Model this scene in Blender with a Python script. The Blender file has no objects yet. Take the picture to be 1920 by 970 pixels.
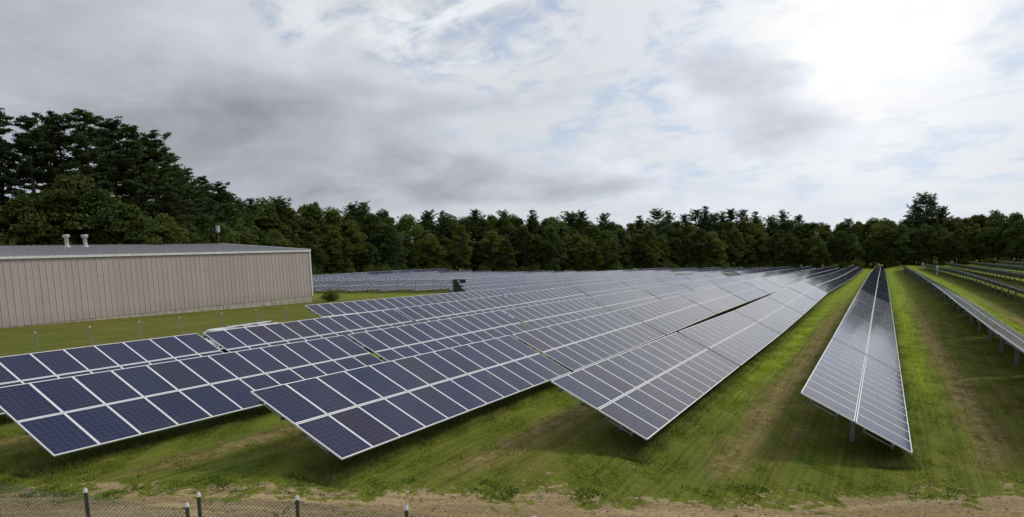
import bpy, math, random
import numpy as np
from mathutils import Matrix, Vector

random.seed(7)
rng = np.random.default_rng(7)
sc = bpy.context.scene
COL = sc.collection
R = math.radians
HC = 6.6                                   # camera height above the near ground

# ------------------------------------------------------------------ camera
cam_d = bpy.data.cameras.new('camera')
cam = bpy.data.objects.new('camera', cam_d)
COL.objects.link(cam)
cam_d.sensor_width = 36.0
cam_d.lens = 1400.0 / 1920.0 * 36.0
cam_d.shift_y = 155.0 / 1920.0
cam_d.clip_start = 0.1
cam_d.clip_end = 20000.0
_r = Vector((0.8963109519510954, 0.4417942985409949, -0.03800625197505452))
_d = Vector((0.01876150146169879, -0.12341736165027899, -0.9921774845793401))
_f = Vector((-0.44302898717287537, 0.8885864913557681, -0.11890905728590126))
m = Matrix.Identity(4)
for i in range(3):
    m[i][0] = _r[i]; m[i][1] = -_d[i]; m[i][2] = -_f[i]
m[0][3], m[1][3], m[2][3] = 0.0, 0.0, HC
cam.matrix_world = m
sc.camera = cam

# ------------------------------------------------------------------ exposure
sc.view_settings.view_transform = 'Standard'
sc.view_settings.look = 'None'
sc.view_settings.exposure = 0.12
sc.view_settings.gamma = 1.0
sc.view_settings.use_curve_mapping = False

# ------------------------------------------------------------------ sun
SUN_AZ, SUN_EL = R(42.0), R(42.0)          # azimuth from +Y towards +X
sd = Vector((math.sin(SUN_AZ) * math.cos(SUN_EL), math.cos(SUN_AZ) * math.cos(SUN_EL), math.sin(SUN_EL)))
sl = bpy.data.lights.new('sun', 'SUN')
sl.energy = 1.5
sl.angle = R(12)
sl.color = (1.0, 0.95, 0.87)
sun = bpy.data.objects.new('sun', sl)
COL.objects.link(sun)
sun.rotation_euler = sd.to_track_quat('Z', 'Y').to_euler()
sun.location = (0, 0, 60)

# ------------------------------------------------------------------ node helper
class NT:
    def __init__(self, tree):
        self.t = tree; self.n = tree.nodes; self.l = tree.links
    def node(self, typ, **kw):
        n = self.n.new(typ)
        for k, v in kw.items():
            setattr(n, k, v)
        return n
    def put(self, sock, v):
        if isinstance(v, bpy.types.NodeSocket):
            self.l.new(v, sock)
        else:
            if sock.type == 'RGBA' and len(v) == 3:
                v = (v[0], v[1], v[2], 1.0)
            sock.default_value = v
    def math(self, op, a, b=0.0, c=None, clamp=False):
        n = self.node('ShaderNodeMath', operation=op, use_clamp=clamp)
        self.put(n.inputs[0], a); self.put(n.inputs[1], b)
        if c is not None: self.put(n.inputs[2], c)
        return n.outputs[0]
    def vmath(self, op, a, b=(0, 0, 0)):
        n = self.node('ShaderNodeVectorMath', operation=op)
        self.put(n.inputs[0], a)
        if op == 'SCALE': self.put(n.inputs['Scale'], b)
        else: self.put(n.inputs[1], b)
        return n
    def mix(self, f, a, b, typ='MIX'):
        n = self.node('ShaderNodeMix', data_type='RGBA', blend_type=typ)
        self.put(n.inputs[0], f); self.put(n.inputs[6], a); self.put(n.inputs[7], b)
        return n.outputs[2]
    def ramp(self, v, lo, hi, a=0.0, b=1.0, smooth=True):
        n = self.node('ShaderNodeMapRange')
        n.interpolation_type = 'SMOOTHSTEP' if smooth else 'LINEAR'
        self.put(n.inputs[0], v)
        for i, x in enumerate((lo, hi, a, b)): self.put(n.inputs[i + 1], x)
        return n.outputs[0]
    def noise(self, vec, scale, detail=4.0, rough=0.5, dist=0.0):
        n = self.node('ShaderNodeTexNoise')
        if vec is not None: self.put(n.inputs['Vector'], vec)
        self.put(n.inputs['Scale'], scale); self.put(n.inputs['Detail'], detail)
        self.put(n.inputs['Roughness'], rough); self.put(n.inputs['Distortion'], dist)
        return n.outputs['Fac']
    def comb(self, x, y, z):
        n = self.node('ShaderNodeCombineXYZ')
        for i, v in enumerate((x, y, z)): self.put(n.inputs[i], v)
        return n.outputs[0]
    def sep(self, v):
        n = self.node('ShaderNodeSeparateXYZ'); self.put(n.inputs[0], v)
        return n.outputs

# ------------------------------------------------------------------ sky
world = bpy.data.worlds.new('World')
sc.world = world
world.use_nodes = True
wt = NT(world.node_tree)
wt.n.clear()
out = wt.node('ShaderNodeOutputWorld')
bg = wt.node('ShaderNodeBackground')
bg.inputs['Strength'].default_value = 0.1
wt.l.new(bg.outputs[0], out.inputs[0])
sky = wt.node('ShaderNodeTexSky', sky_type='NISHITA')
sky.sun_disc = False
sky.sun_elevation = SUN_EL
sky.sun_rotation = SUN_AZ
sky.air_density = 1.0
sky.dust_density = 1.2
sky.ozone_density = 1.2
tc = wt.node('ShaderNodeTexCoord')
dr = wt.vmath('NORMALIZE', tc.outputs['Generated']).outputs[0]
dx, dy, dz = wt.sep(dr)
zz = wt.math('MAXIMUM', dz, 0.0)
# position on a cloud deck seen from below
inv = wt.math('DIVIDE', 1.0, wt.math('ADD', zz, 0.16))
px_ = wt.math('MULTIPLY', dx, inv)
py_ = wt.math('MULTIPLY', dy, inv)
pv = wt.comb(px_, py_, 3.7)
THIN = (math.sin(R(-1)) * math.cos(R(14)), math.cos(R(-1)) * math.cos(R(14)), math.sin(R(14)))   # where the cloud is thinnest
sunc = wt.vmath('DOT_PRODUCT', dr, THIN).outputs['Value']
az = wt.math('ARCTAN2', dx, dy)                    # radians from the row direction
el = wt.math('ARCSINE', dz)

def lobe(a0, e0, sa, se, wob=0.0):
    """soft patch of sky round (azimuth, elevation) in degrees"""
    u = wt.math('MULTIPLY', wt.math('SUBTRACT', azw, R(a0)), 1.0 / R(sa))
    v = wt.math('MULTIPLY', wt.math('SUBTRACT', elw, R(e0)), 1.0 / R(se))
    q = wt.math('ADD', wt.math('MULTIPLY', u, u), wt.math('MULTIPLY', v, v))
    return wt.math('EXPONENT', wt.math('MULTIPLY', q, -1.0))

ang = wt.comb(wt.math('MULTIPLY', az, 1.0), wt.math('MULTIPLY', el, 2.2), 0.0)
w1 = wt.math('SUBTRACT', wt.noise(ang, 5.0, 4.0, 0.55), 0.5)
w2 = wt.math('SUBTRACT', wt.noise(wt.vmath('ADD', ang, (5.2, 1.3, 2.0)).outputs[0], 5.0, 4.0, 0.55), 0.5)
azw = wt.math('ADD', az, wt.math('MULTIPLY', w1, 0.30))
elw = wt.math('ADD', el, wt.math('MULTIPLY', w2, 0.10))

n_big = wt.noise(pv, 0.42, 5.0, 0.52, 0.3)
n_mid = wt.noise(wt.vmath('MULTIPLY', pv, (1.0, 0.8, 1.0)).outputs[0], 1.1, 6.0, 0.55, 0.2)
n_fin = wt.noise(wt.comb(wt.math('ADD', wt.math('MULTIPLY', px_, 1.0), wt.math('MULTIPLY', py_, -0.5)), wt.math('ADD', wt.math('MULTIPLY', py_, 1.9), wt.math('MULTIPLY', px_, 0.7)), 9.1), 2.3, 8.0, 0.60, 0.6)
n_soft = wt.noise(ang, 7.5, 8.0, 0.56, 0.35)

# thin high veil over blue
glow = wt.math('POWER', wt.math('MAXIMUM', sunc, 0.0), 16.0)
glow2 = wt.math('POWER', wt.math('MAXIMUM', sunc, 0.0), 75.0)
blue = wt.vmath('SCALE', sky.outputs[0], 0.80).outputs[0]
hazeb = wt.mix(wt.ramp(el, R(0), R(16), 0.92, 0.62), blue, wt.vmath('SCALE', (5.1, 5.9, 7.2), wt.math('ADD', 1.0, wt.math('MULTIPLY', glow, 0.22))).outputs[0])
n_lump = wt.noise(wt.vmath('ADD', ang, (3.1, 7.7, 0.4)).outputs[0], 11.0, 9.0, 0.60, 0.45)
veil_f = wt.ramp(wt.math('ADD', wt.math('MULTIPLY', n_lump, 0.75), wt.math('MULTIPLY', n_fin, 0.35)), 0.40, 0.60)
cirrus = wt.math('MULTIPLY', lobe(-33, 17.0, 10, 3.4), 2.4)
vb = wt.math('ADD', wt.math('ADD', 6.3, wt.math('MULTIPLY', cirrus, wt.ramp(n_fin, 0.35, 0.6))), wt.math('ADD', wt.math('MULTIPLY', glow, 1.9), wt.math('MULTIPLY', glow2, 1.6)))
veil_c = wt.vmath('SCALE', wt.comb(0.985, 1.0, 1.03), vb).outputs[0]
c1 = wt.mix(wt.math('MULTIPLY', veil_f, 0.82), hazeb, veil_c)
# glare through thin cloud near the sun
gl = wt.vmath('SCALE', wt.comb(1.0, 0.985, 0.95), wt.math('ADD', 8.0, wt.math('MULTIPLY', glow2, 2.2))).outputs[0]
c2 = wt.mix(wt.ramp(wt.math('ADD', glow2, wt.math('MULTIPLY', wt.math('SUBTRACT', n_soft, 0.5), 0.7)), 0.20, 0.85, 0.0, 0.75), c1, gl)
# heavy grey stratus to the north side of the sky, broken elsewhere
dens = wt.math('ADD', wt.math('MULTIPLY', n_big, 0.25), wt.math('ADD', wt.math('MULTIPLY', n_soft, 0.60), wt.math('MULTIPLY', n_lump, 0.22)))
side = wt.ramp(azw, R(-75), R(2), 0.20, -0.075, smooth=False)
patch = wt.math('ADD', side, wt.math('MULTIPLY', lobe(-52, 9, 16, 5.5), 0.16))
for (a0, e0, sa, se, g) in ((-35, 5.0, 8, 1.4, 0.32), (-25, 4.6, 6, 1.0, 0.28), (-31, 7.2, 3, 1.0, 0.20), (-16, 4.4, 3.0, 0.9, 0.18), (-6.5, 7.5, 4.2, 1.5, 0.28), (-9.5, 11.2, 2.8, 2.6, 0.30), (3.5, 10, 4, 3, 0.10),
                            (-38, 10.5, 9, 3.0, 0.14), (-18, 4.2, 3.0, 0.9, 0.10), (-9, 3.2, 4, 0.7, 0.12), (-26, 12, 5, 3, 0.05),
                            (-32, 16.8, 8.5, 2.6, -0.30), (-24, 8.8, 5, 1.3, -0.12), (-29, 13, 6, 1.2, -0.16)):
    patch = wt.math('ADD', patch, wt.math('MULTIPLY', lobe(a0, e0, sa, se), g))
dd = wt.math('ADD', dens, patch)
thick = wt.ramp(dd, 0.50, 0.68)
gb0 = wt.math('ADD', 5.15, wt.math('ADD', wt.math('MULTIPLY', wt.math('SUBTRACT', n_soft, 0.5), 7.0), wt.math('MULTIPLY', wt.math('SUBTRACT', wt.noise(ang, 3.1, 3.0, 0.5, 0.3), 0.5), 5.0)))
gb1 = wt.math('ADD', wt.math('ADD', gb0, wt.math('MULTIPLY', wt.math('SUBTRACT', n_lump, 0.5), 3.0)), wt.math('MULTIPLY', glow, 2.6))
gb = wt.math('SUBTRACT', gb1, wt.ramp(dd, 0.60, 0.86, 0.0, 1.5))
grey = wt.vmath('SCALE', wt.comb(0.93, 0.98, 1.09), gb).outputs[0]
c3 = wt.mix(wt.math('MULTIPLY', thick, 0.90), c2, grey)
# pale band of far haze on the horizon
hz = wt.vmath('SCALE', wt.comb(0.98, 1.0, 1.03), wt.math('ADD', 5.6, wt.math('MULTIPLY', glow, 3.0))).outputs[0]
c4 = wt.mix(wt.ramp(el, R(0.0), R(4.5), 0.65, 0.0), c3, hz)
wt.l.new(c4, bg.inputs['Color'])

# ------------------------------------------------------------------ materials
MATS = {}
def mat(name, col=(0.5, 0.5, 0.5), rough=0.6, metal=0.0, noise=0.0, nscale=6.0, spec=0.5, bump=0.0):
    if name in MATS: return MATS[name]
    mt = bpy.data.materials.new(name); mt.use_nodes = True
    nt = NT(mt.node_tree); b = mt.node_tree.nodes['Principled BSDF']
    b.inputs['Roughness'].default_value = rough
    b.inputs['Metallic'].default_value = metal
    b.inputs['Specular IOR Level'].default_value = spec
    if noise > 0:
        t = nt.node('ShaderNodeTexCoord')
        n = nt.noise(t.outputs['Object'], nscale, 5.0, 0.6)
        f = nt.ramp(n, 0.25, 0.75, 1.0 - noise, 1.0 + noise)
        c = nt.vmath('SCALE', col, f).outputs[0]
        nt.l.new(c, b.inputs['Base Color'])
        if bump > 0:
            bn = nt.node('ShaderNodeBump'); bn.inputs['Strength'].default_value = bump
            nt.l.new(n, bn.inputs['Height']); nt.l.new(bn.outputs[0], b.inputs['Normal'])
    else:
        b.inputs['Base Color'].default_value = (*col, 1)
    MATS[name] = mt
    return mt

mat('aluminium', (0.82, 0.82, 0.83), 0.5, 0.0, 0.05, 9)
mat('galvanised', (0.30, 0.31, 0.32), 0.5, 0.6, 0.25, 5)
mat('dark_steel', (0.10, 0.10, 0.105), 0.6, 0.3, 0.2, 6)
mat('backsheet', (0.55, 0.56, 0.57), 0.7)
mat('concrete', (0.36, 0.33, 0.27), 0.9, 0, 0.30, 1.3, 0.2, 0.2)
mat('roof_metal', (0.36, 0.355, 0.36), 0.5, 0.1, 0.14, 0.6)
mat('trim_white', (0.62, 0.63, 0.62), 0.5, 0, 0.12, 2)
mat('fence_green', (0.095, 0.125, 0.118), 0.5, 0.2, 0.25, 8)
mat('far_wire', (0.20, 0.23, 0.21), 0.6, 0.2)
mat('fence_wire', (0.075, 0.095, 0.085), 0.6, 0.1)
mat('cap_white', (0.60, 0.61, 0.63), 0.4)
mat('vent_metal', (0.42, 0.40, 0.38), 0.5, 0.3, 0.3, 3)
mat('van_white', (0.80, 0.80, 0.79), 0.3, 0, 0.04, 3)
mat('dark_glass', (0.012, 0.013, 0.015), 0.08)
mat('black_rubber', (0.02, 0.02, 0.02), 0.8)
mat('red_paint', (0.42, 0.035, 0.03), 0.4)
mat('tan_wood', (0.42, 0.30, 0.17), 0.8, 0, 0.3, 4)
mat('blue_paint', (0.03, 0.06, 0.16), 0.4)
mat('cabinet_pale', (0.45, 0.47, 0.40), 0.55, 0, 0.12, 2)
mat('screen_green', (0.02, 0.05, 0.04), 0.8, 0, 0.3, 3)
mat('bark', (0.075, 0.058, 0.045), 0.95, 0, 0.4, 4, 0.2, 0.3)
mat('rust', (0.22, 0.10, 0.05), 0.8, 0, 0.3, 6)
mat('lamp_grey', (0.45, 0.48, 0.55), 0.4)
mat('crack_dark', (0.10, 0.11, 0.06), 0.9)

def siding_mat():
    mt = bpy.data.materials.new('siding_taupe'); mt.use_nodes = True
    nt = NT(mt.node_tree); b = mt.node_tree.nodes['Principled BSDF']
    t = nt.node('ShaderNodeTexCoord'); oi = nt.node('ShaderNodeObjectInfo')
    g = nt.node('ShaderNodeNewGeometry')
    x, y, z = nt.sep(g.outputs['Position'])
    streak = nt.noise(nt.comb(nt.math('MULTIPLY', y, 5.0), nt.math('MULTIPLY', z, 0.35), 0), 1.0, 5, 0.6)
    blot = nt.noise(g.outputs['Position'], 0.35, 4, 0.55)
    low = nt.math('MULTIPLY', nt.ramp(z, 1.85, 3.4, 0.55, 0.0), nt.noise(nt.vmath('ADD', g.outputs['Position'], (7, 3, 1)).outputs[0], 1.4, 4, 0.6))
    f = nt.math('ADD', 0.80, nt.math('ADD', nt.math('MULTIPLY', streak, 0.26), nt.math('MULTIPLY', blot, 0.14)))
    f = nt.math('MULTIPLY', f, nt.ramp(oi.outputs['Random'], 0, 1, 0.95, 1.05, False))
    c = nt.vmath('SCALE', (0.42, 0.352, 0.33), f).outputs[0]
    c = nt.mix(low, c, (0.30, 0.235, 0.19))
    row = nt.math('ABSOLUTE', nt.math('SUBTRACT', nt.math('FRACT', nt.math('MULTIPLY', nt.math('SUBTRACT', z, 1.9), 1 / 1.95)), 0.5))
    c = nt.mix(nt.math('MULTIPLY', nt.ramp(row, 0.475, 0.495), 0.22), c, (0.16, 0.13, 0.12))
    nt.l.new(c, b.inputs['Base Color'])
    b.inputs['Roughness'].default_value = 0.55
    MATS['siding'] = mt
siding_mat()

def panel_mat():
    mt = bpy.data.materials.new('solar_cells'); mt.use_nodes = True
    nt = NT(mt.node_tree); b = mt.node_tree.nodes['Principled BSDF']
    uv = nt.node('ShaderNodeUVMap')
    u, v, _ = nt.sep(uv.outputs[0])
    oi = nt.node('ShaderNodeObjectInfo')
    at = nt.node('ShaderNodeAttribute', attribute_name='rnd')
    rv = nt.math('FRACT', nt.math('ADD', oi.outputs['Random'], at.outputs['Fac']))
    rv2 = nt.math('FRACT', nt.math('MULTIPLY', rv, 7.31))
    # crystalline cells: 6 x 10 with two bus bars each, seams between
    cu = nt.math('ABSOLUTE', nt.math('SUBTRACT', nt.math('FRACT', nt.math('MULTIPLY', u, 12.0)), 0.5))
    bar = nt.ramp(cu, 0.20, 0.46)
    su = nt.math('ABSOLUTE', nt.math('SUBTRACT', nt.math('FRACT', nt.math('MULTIPLY', u, 6.0)), 0.5))
    sv = nt.math('ABSOLUTE', nt.math('SUBTRACT', nt.math('FRACT', nt.math('MULTIPLY', v, 10.0)), 0.5))
    seam = nt.math('MAXIMUM', nt.ramp(su, 0.462, 0.485), nt.ramp(sv, 0.45, 0.48))
    base = nt.mix(rv, (0.025, 0.028, 0.070), (0.021, 0.030, 0.084))
    base = nt.mix(nt.ramp(rv2, 0.80, 0.98), base, (0.030, 0.024, 0.052))
    gr = nt.noise(nt.comb(nt.math('MULTIPLY', u, 14), nt.math('MULTIPLY', v, 22), nt.math('MULTIPLY', rv, 40)), 2.0, 2, 0.6)
    base = nt.vmath('SCALE', base, nt.ramp(gr, 0.2, 0.8, 0.8, 1.2)).outputs[0]
    c = nt.mix(nt.math('MULTIPLY', bar, 0.80), base, (0.005, 0.006, 0.016))
    c = nt.mix(nt.math('MULTIPLY', seam, 0.5), c, (0.11, 0.12, 0.19))
    # dust towards the lower frame
    du = nt.noise(nt.comb(nt.math('MULTIPLY', u, 3), nt.math('MULTIPLY', v, 1.2), nt.math('MULTIPLY', rv, 90)), 3.0, 5, 0.6)
    dust = nt.math('MULTIPLY', nt.ramp(du, 0.35, 0.8), nt.ramp(v, 0.0, 0.5, 0.07, 0.03))
    c = nt.mix(dust, c, (0.24, 0.22, 0.20))
    nt.l.new(c, b.inputs['Base Color'])
    b.inputs['IOR'].default_value = 1.26
    rr = nt.ramp(du, 0.3, 0.8, 0.07, 0.13)
    nt.l.new(rr, b.inputs['Roughness'])
    MATS['cells'] = mt
panel_mat()

def ground_mat():
    mt = bpy.data.materials.new('field_ground'); mt.use_nodes = True
    nt = NT(mt.node_tree); b = mt.node_tree.nodes['Principled BSDF']
    at = nt.node('ShaderNodeAttribute', attribute_name='cover')
    r_, g_, d_ = nt.sep(at.outputs['Vector'])       # lush, dry, bare soil
    geo = nt.node('ShaderNodeNewGeometry'); P = geo.outputs['Position']
    x, y, z = nt.sep(P)
    stretch = nt.comb(nt.math('MULTIPLY', x, 1.0), nt.math('MULTIPLY', y, 0.16), 0)
    n1 = nt.noise(stretch, 1.3, 6, 0.62, 0.2)
    n2 = nt.noise(P, 0.35, 5, 0.6)
    n3 = nt.noise(P, 3.2, 6, 0.68)
    n4 = nt.noise(P, 14.0, 4, 0.7)
    green = nt.mix(nt.ramp(n2, 0.3, 0.7), (0.096, 0.128, 0.012), (0.138, 0.152, 0.018))
    green = nt.mix(nt.ramp(n3, 0.35, 0.75, 0, 0.55), green, (0.060, 0.084, 0.009))
    lush = nt.math('MULTIPLY', r_, nt.ramp(n1, 0.25, 0.65, 0.35, 1.0))
    c = nt.mix(lush, green, (0.215, 0.290, 0.010))
    dryf = nt.ramp(nt.math('ADD', nt.math('MULTIPLY', nt.math('MAXIMUM', g_, 0.10), 0.9), nt.math('ADD', nt.math('MULTIPLY', nt.math('SUBTRACT', n1, 0.5), 1.2), nt.math('MULTIPLY', nt.math('SUBTRACT', n2, 0.5), 0.6))), 0.06, 0.80)
    dcol = nt.mix(nt.ramp(n3, 0.35, 0.7), (0.165, 0.118, 0.040), (0.225, 0.155, 0.066))
    c = nt.mix(nt.math('MULTIPLY', dryf, 0.54), c, dcol)
    mow = nt.noise(nt.comb(nt.math('MULTIPLY', x, 5.5), nt.math('MULTIPLY', y, 0.10), 4.2), 1.0, 4, 0.65, 0.1)
    c = nt.vmath('SCALE', c, nt.ramp(mow, 0.28, 0.72, 0.74, 1.26)).outputs[0]
    # thin bare crumbs inside the dry tracks
    crumb = nt.math('MULTIPLY', nt.ramp(nt.math('ADD', n3, nt.math('MULTIPLY', g_, 0.22)), 0.66, 0.80), nt.ramp(g_, 0.3, 0.8))
    c = nt.mix(nt.math('MULTIPLY', crumb, 0.7), c, (0.30, 0.20, 0.11))
    soilf = nt.ramp(nt.math('ADD', d_, nt.math('ADD', nt.math('MULTIPLY', nt.math('SUBTRACT', n3, 0.5), 1.1), nt.math('MULTIPLY', nt.math('SUBTRACT', nt.noise(P, 0.8, 5, 0.6), 0.5), 2.0))), 0.40, 0.60)
    soil = nt.mix(nt.ramp(n2, 0.3, 0.7), (0.28, 0.208, 0.108), (0.38, 0.292, 0.158))
    track = nt.noise(nt.comb(nt.math('MULTIPLY', nt.math('SUBTRACT', y, nt.math('MULTIPLY', x, 0.47)), 2.4), nt.math('MULTIPLY', nt.math('ADD', x, nt.math('MULTIPLY', y, 0.47)), 0.14), 0), 1.0, 5, 0.6)
    soil = nt.mix(nt.ramp(track, 0.42, 0.58, 0, 0.9), soil, (0.245, 0.178, 0.090))
    soil = nt.vmath('SCALE', soil, nt.ramp(n4, 0.2, 0.8, 0.78, 1.2)).outputs[0]
    c = nt.mix(soilf, c, soil)
    c = nt.vmath('SCALE', c, nt.ramp(n4, 0.2, 0.8, 0.74, 1.26)).outputs[0]
    nt.l.new(c, b.inputs['Base Color'])
    b.inputs['Roughness'].default_value = 0.95
    b.inputs['Specular IOR Level'].default_value = 0.1
    bn = nt.node('ShaderNodeBump'); bn.inputs['Strength'].default_value = 0.7; bn.inputs['Distance'].default_value = 0.06
    nt.l.new(nt.math('ADD', n3, nt.math('MULTIPLY', n4, 0.5)), bn.inputs['Height'])
    nt.l.new(bn.outputs[0], b.inputs['Normal'])
    MATS['ground'] = mt
ground_mat()

def leaf_mat(name, a, b_, c_, trans=0.25, tint=0.5):
    mt = bpy.data.materials.new(name); mt.use_nodes = True
    nt = NT(mt.node_tree); b = mt.node_tree.nodes['Principled BSDF']; o = mt.node_tree.nodes['Material Output']
    oi = nt.node('ShaderNodeObjectInfo'); at = nt.node('ShaderNodeAttribute', attribute_name='rnd')
    c = nt.mix(at.outputs['Fac'], a, b_)
    c = nt.mix(nt.math('MULTIPLY', nt.ramp(oi.outputs['Random'], 0.35, 1.0), tint), c, c_)
    c = nt.mix(nt.math('MULTIPLY', nt.ramp(nt.math('FRACT', nt.math('MULTIPLY', oi.outputs['Random'], 13.3)), 0.6, 1.0), 0.55), c, nt.vmath('MULTIPLY', c, (0.62, 0.80, 1.15)).outputs[0])
    c = nt.vmath('SCALE', c, nt.ramp(nt.math('FRACT', nt.math('MULTIPLY', oi.outputs['Random'], 5.7)), 0, 1, 0.60, 1.22, False)).outputs[0]
    nt.l.new(c, b.inputs['Base Color'])
    b.inputs['Roughness'].default_value = 0.7
    b.inputs['Specular IOR Level'].default_value = 0.2
    tr = nt.node('ShaderNodeBsdfTranslucent'); nt.l.new(c, tr.inputs[0])
    mx = nt.node('ShaderNodeMixShader'); mx.inputs[0].default_value = trans
    nt.l.new(b.outputs[0], mx.inputs[1]); nt.l.new(tr.outputs[0], mx.inputs[2]); nt.l.new(mx.outputs[0], o.inputs[0])
    MATS[name] = mt
leaf_mat('leaf_broad', (0.072, 0.106, 0.022), (0.140, 0.180, 0.034), (0.170, 0.180, 0.026), 0.38)
leaf_mat('leaf_pine', (0.054, 0.086, 0.030), (0.098, 0.138, 0.040), (0.100, 0.128, 0.034), 0.30)

def grass_mat():
    mt = bpy.data.materials.new('grass_blades'); mt.use_nodes = True
    nt = NT(mt.node_tree); b = mt.node_tree.nodes['Principled BSDF']
    at = nt.node('ShaderNodeAttribute', attribute_name='tone')
    nt.l.new(at.outputs['Color'], b.inputs['Base Color'])
    b.inputs['Roughness'].default_value = 0.8; b.inputs['Specular IOR Level'].default_value = 0.15
    o = mt.node_tree.nodes['Material Output']
    tr = nt.node('ShaderNodeBsdfTranslucent'); nt.l.new(at.outputs['Color'], tr.inputs[0])
    mx = nt.node('ShaderNodeMixShader'); mx.inputs[0].default_value = 0.4
    nt.l.new(b.outputs[0], mx.inputs[1]); nt.l.new(tr.outputs[0], mx.inputs[2]); nt.l.new(mx.outputs[0], o.inputs[0])
    MATS['grass'] = mt
grass_mat()

# ------------------------------------------------------------------ mesh helpers
class MB:
    """collects quads / boxes / tubes into one mesh"""
    def __init__(self):
        self.v = []; self.f = []; self.m = []; self.mats = []; self.uv = None
    def mi(self, name):
        if name not in self.mats: self.mats.append(name)
        return self.mats.index(name)
    def face(self, pts, mt):
        k = len(self.v); self.v += [tuple(p) for p in pts]
        self.f.append(tuple(range(k, k + len(pts)))); self.m.append(self.mi(mt))
    def box(self, c, s, mt, M=None):
        cx, cy, cz = c; a, b, d = s[0] / 2, s[1] / 2, s[2] / 2
        k = len(self.v)
        for sx in (-1, 1):
            for sy in (-1, 1):
                for sz in (-1, 1):
                    p = Vector((sx * a, sy * b, sz * d))
                    if M is not None: p = M @ p
                    self.v.append((cx + p.x, cy + p.y, cz + p.z))
        i = self.mi(mt)
        for q in ((0, 1, 3, 2), (4, 6, 7, 5), (0, 4, 5, 1), (2, 3, 7, 6), (0, 2, 6, 4), (1, 5, 7, 3)):
            self.f.append(tuple(k + j for j in q)); self.m.append(i)
    def bar(self, p0, p1, w, h, mt, up=(0, 0, 1)):
        p0 = Vector(p0); p1 = Vector(p1); d = (p1 - p0)
        L = d.length; d.normalize()
        u = Vector(up)
        sx = d.cross(u)
        if sx.length < 1e-4: sx = d.cross(Vector((1, 0, 0)))
        sx.normalize(); sy = sx.cross(d)
        Mx = Matrix((sx, d, sy)).transposed()
        self.box((p0 + p1) / 2, (w, L, h), mt, Mx)
    def tube(self, pts, rad, mt, n=6, cap=True):
        pts = [Vector(p) for p in pts]
        rad = rad if isinstance(rad, (list, tuple)) else [rad] * len(pts)
        k0 = len(self.v); i = self.mi(mt)
        for j, p in enumerate(pts):
            d = (pts[min(j + 1, len(pts) - 1)] - pts[max(j - 1, 0)]).normalized()
            a = d.cross(Vector((0, 0, 1)))
            if a.length < 1e-3: a = Vector((1, 0, 0))
            a.normalize(); b = a.cross(d)
            for q in range(n):
                t = 2 * math.pi * q / n
                w = p + (a * math.cos(t) + b * math.sin(t)) * rad[j]
                self.v.append(tuple(w))
        for j in range(len(pts) - 1):
            for q in range(n):
                q2 = (q + 1) % n
                self.f.append((k0 + j * n + q, k0 + j * n + q2, k0 + (j + 1) * n + q2, k0 + (j + 1) * n + q)); self.m.append(i)
        if cap:
            self.f.append(tuple(k0 + q for q in range(n))); self.m.append(i)
            self.f.append(tuple(k0 + (len(pts) - 1) * n + q for q in reversed(range(n)))); self.m.append(i)
    def mesh(self, name, smooth=False):
        me = bpy.data.meshes.new(name)
        me.from_pydata(self.v, [], self.f)
        for n in self.mats: me.materials.append(MATS[n])
        me.polygons.foreach_set('material_index', self.m)
        if smooth: me.polygons.foreach_set('use_smooth', [True] * len(me.polygons))
        me.update()
        return me

def link(name, data, parent=None, loc=(0, 0, 0), rot=(0, 0, 0)):
    o = bpy.data.objects.new(name, data)
    COL.objects.link(o)
    o.location = loc; o.rotation_euler = rot
    if parent is not None: o.parent = parent
    return o

def tag(o, label=None, cat=None, group=None, kind=None):
    if label: o['label'] = label
    if cat: o['category'] = cat
    if group: o['group'] = group
    if kind: o['kind'] = kind
    return o

def raw_mesh(name, verts, faces, mts, idx=None):
    """numpy verts (n,3), faces (m,k)"""
    me = bpy.data.meshes.new(name)
    nv, (nf, k) = len(verts), faces.shape
    me.vertices.add(nv); me.vertices.foreach_set('co', verts.astype(np.float32).ravel())
    me.loops.add(nf * k); me.loops.foreach_set('vertex_index', faces.astype(np.int32).ravel())
    me.polygons.add(nf)
    me.polygons.foreach_set('loop_start', np.arange(0, nf * k, k, dtype=np.int32))
    me.polygons.foreach_set('loop_total', np.full(nf, k, dtype=np.int32))
    for n in mts: me.materials.append(MATS[n])
    if idx is not None: me.polygons.foreach_set('material_index', idx.astype(np.int32))
    me.update(calc_edges=True)
    return me

ORD = ['zeroth', 'first', 'second', 'third', 'fourth', 'fifth', 'sixth', 'seventh', 'eighth', 'ninth', 'tenth', 'eleventh',
       'twelfth', 'thirteenth', 'fourteenth', 'fifteenth', 'sixteenth', 'seventeenth', 'eighteenth', 'nineteenth', 'twentieth']

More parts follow.
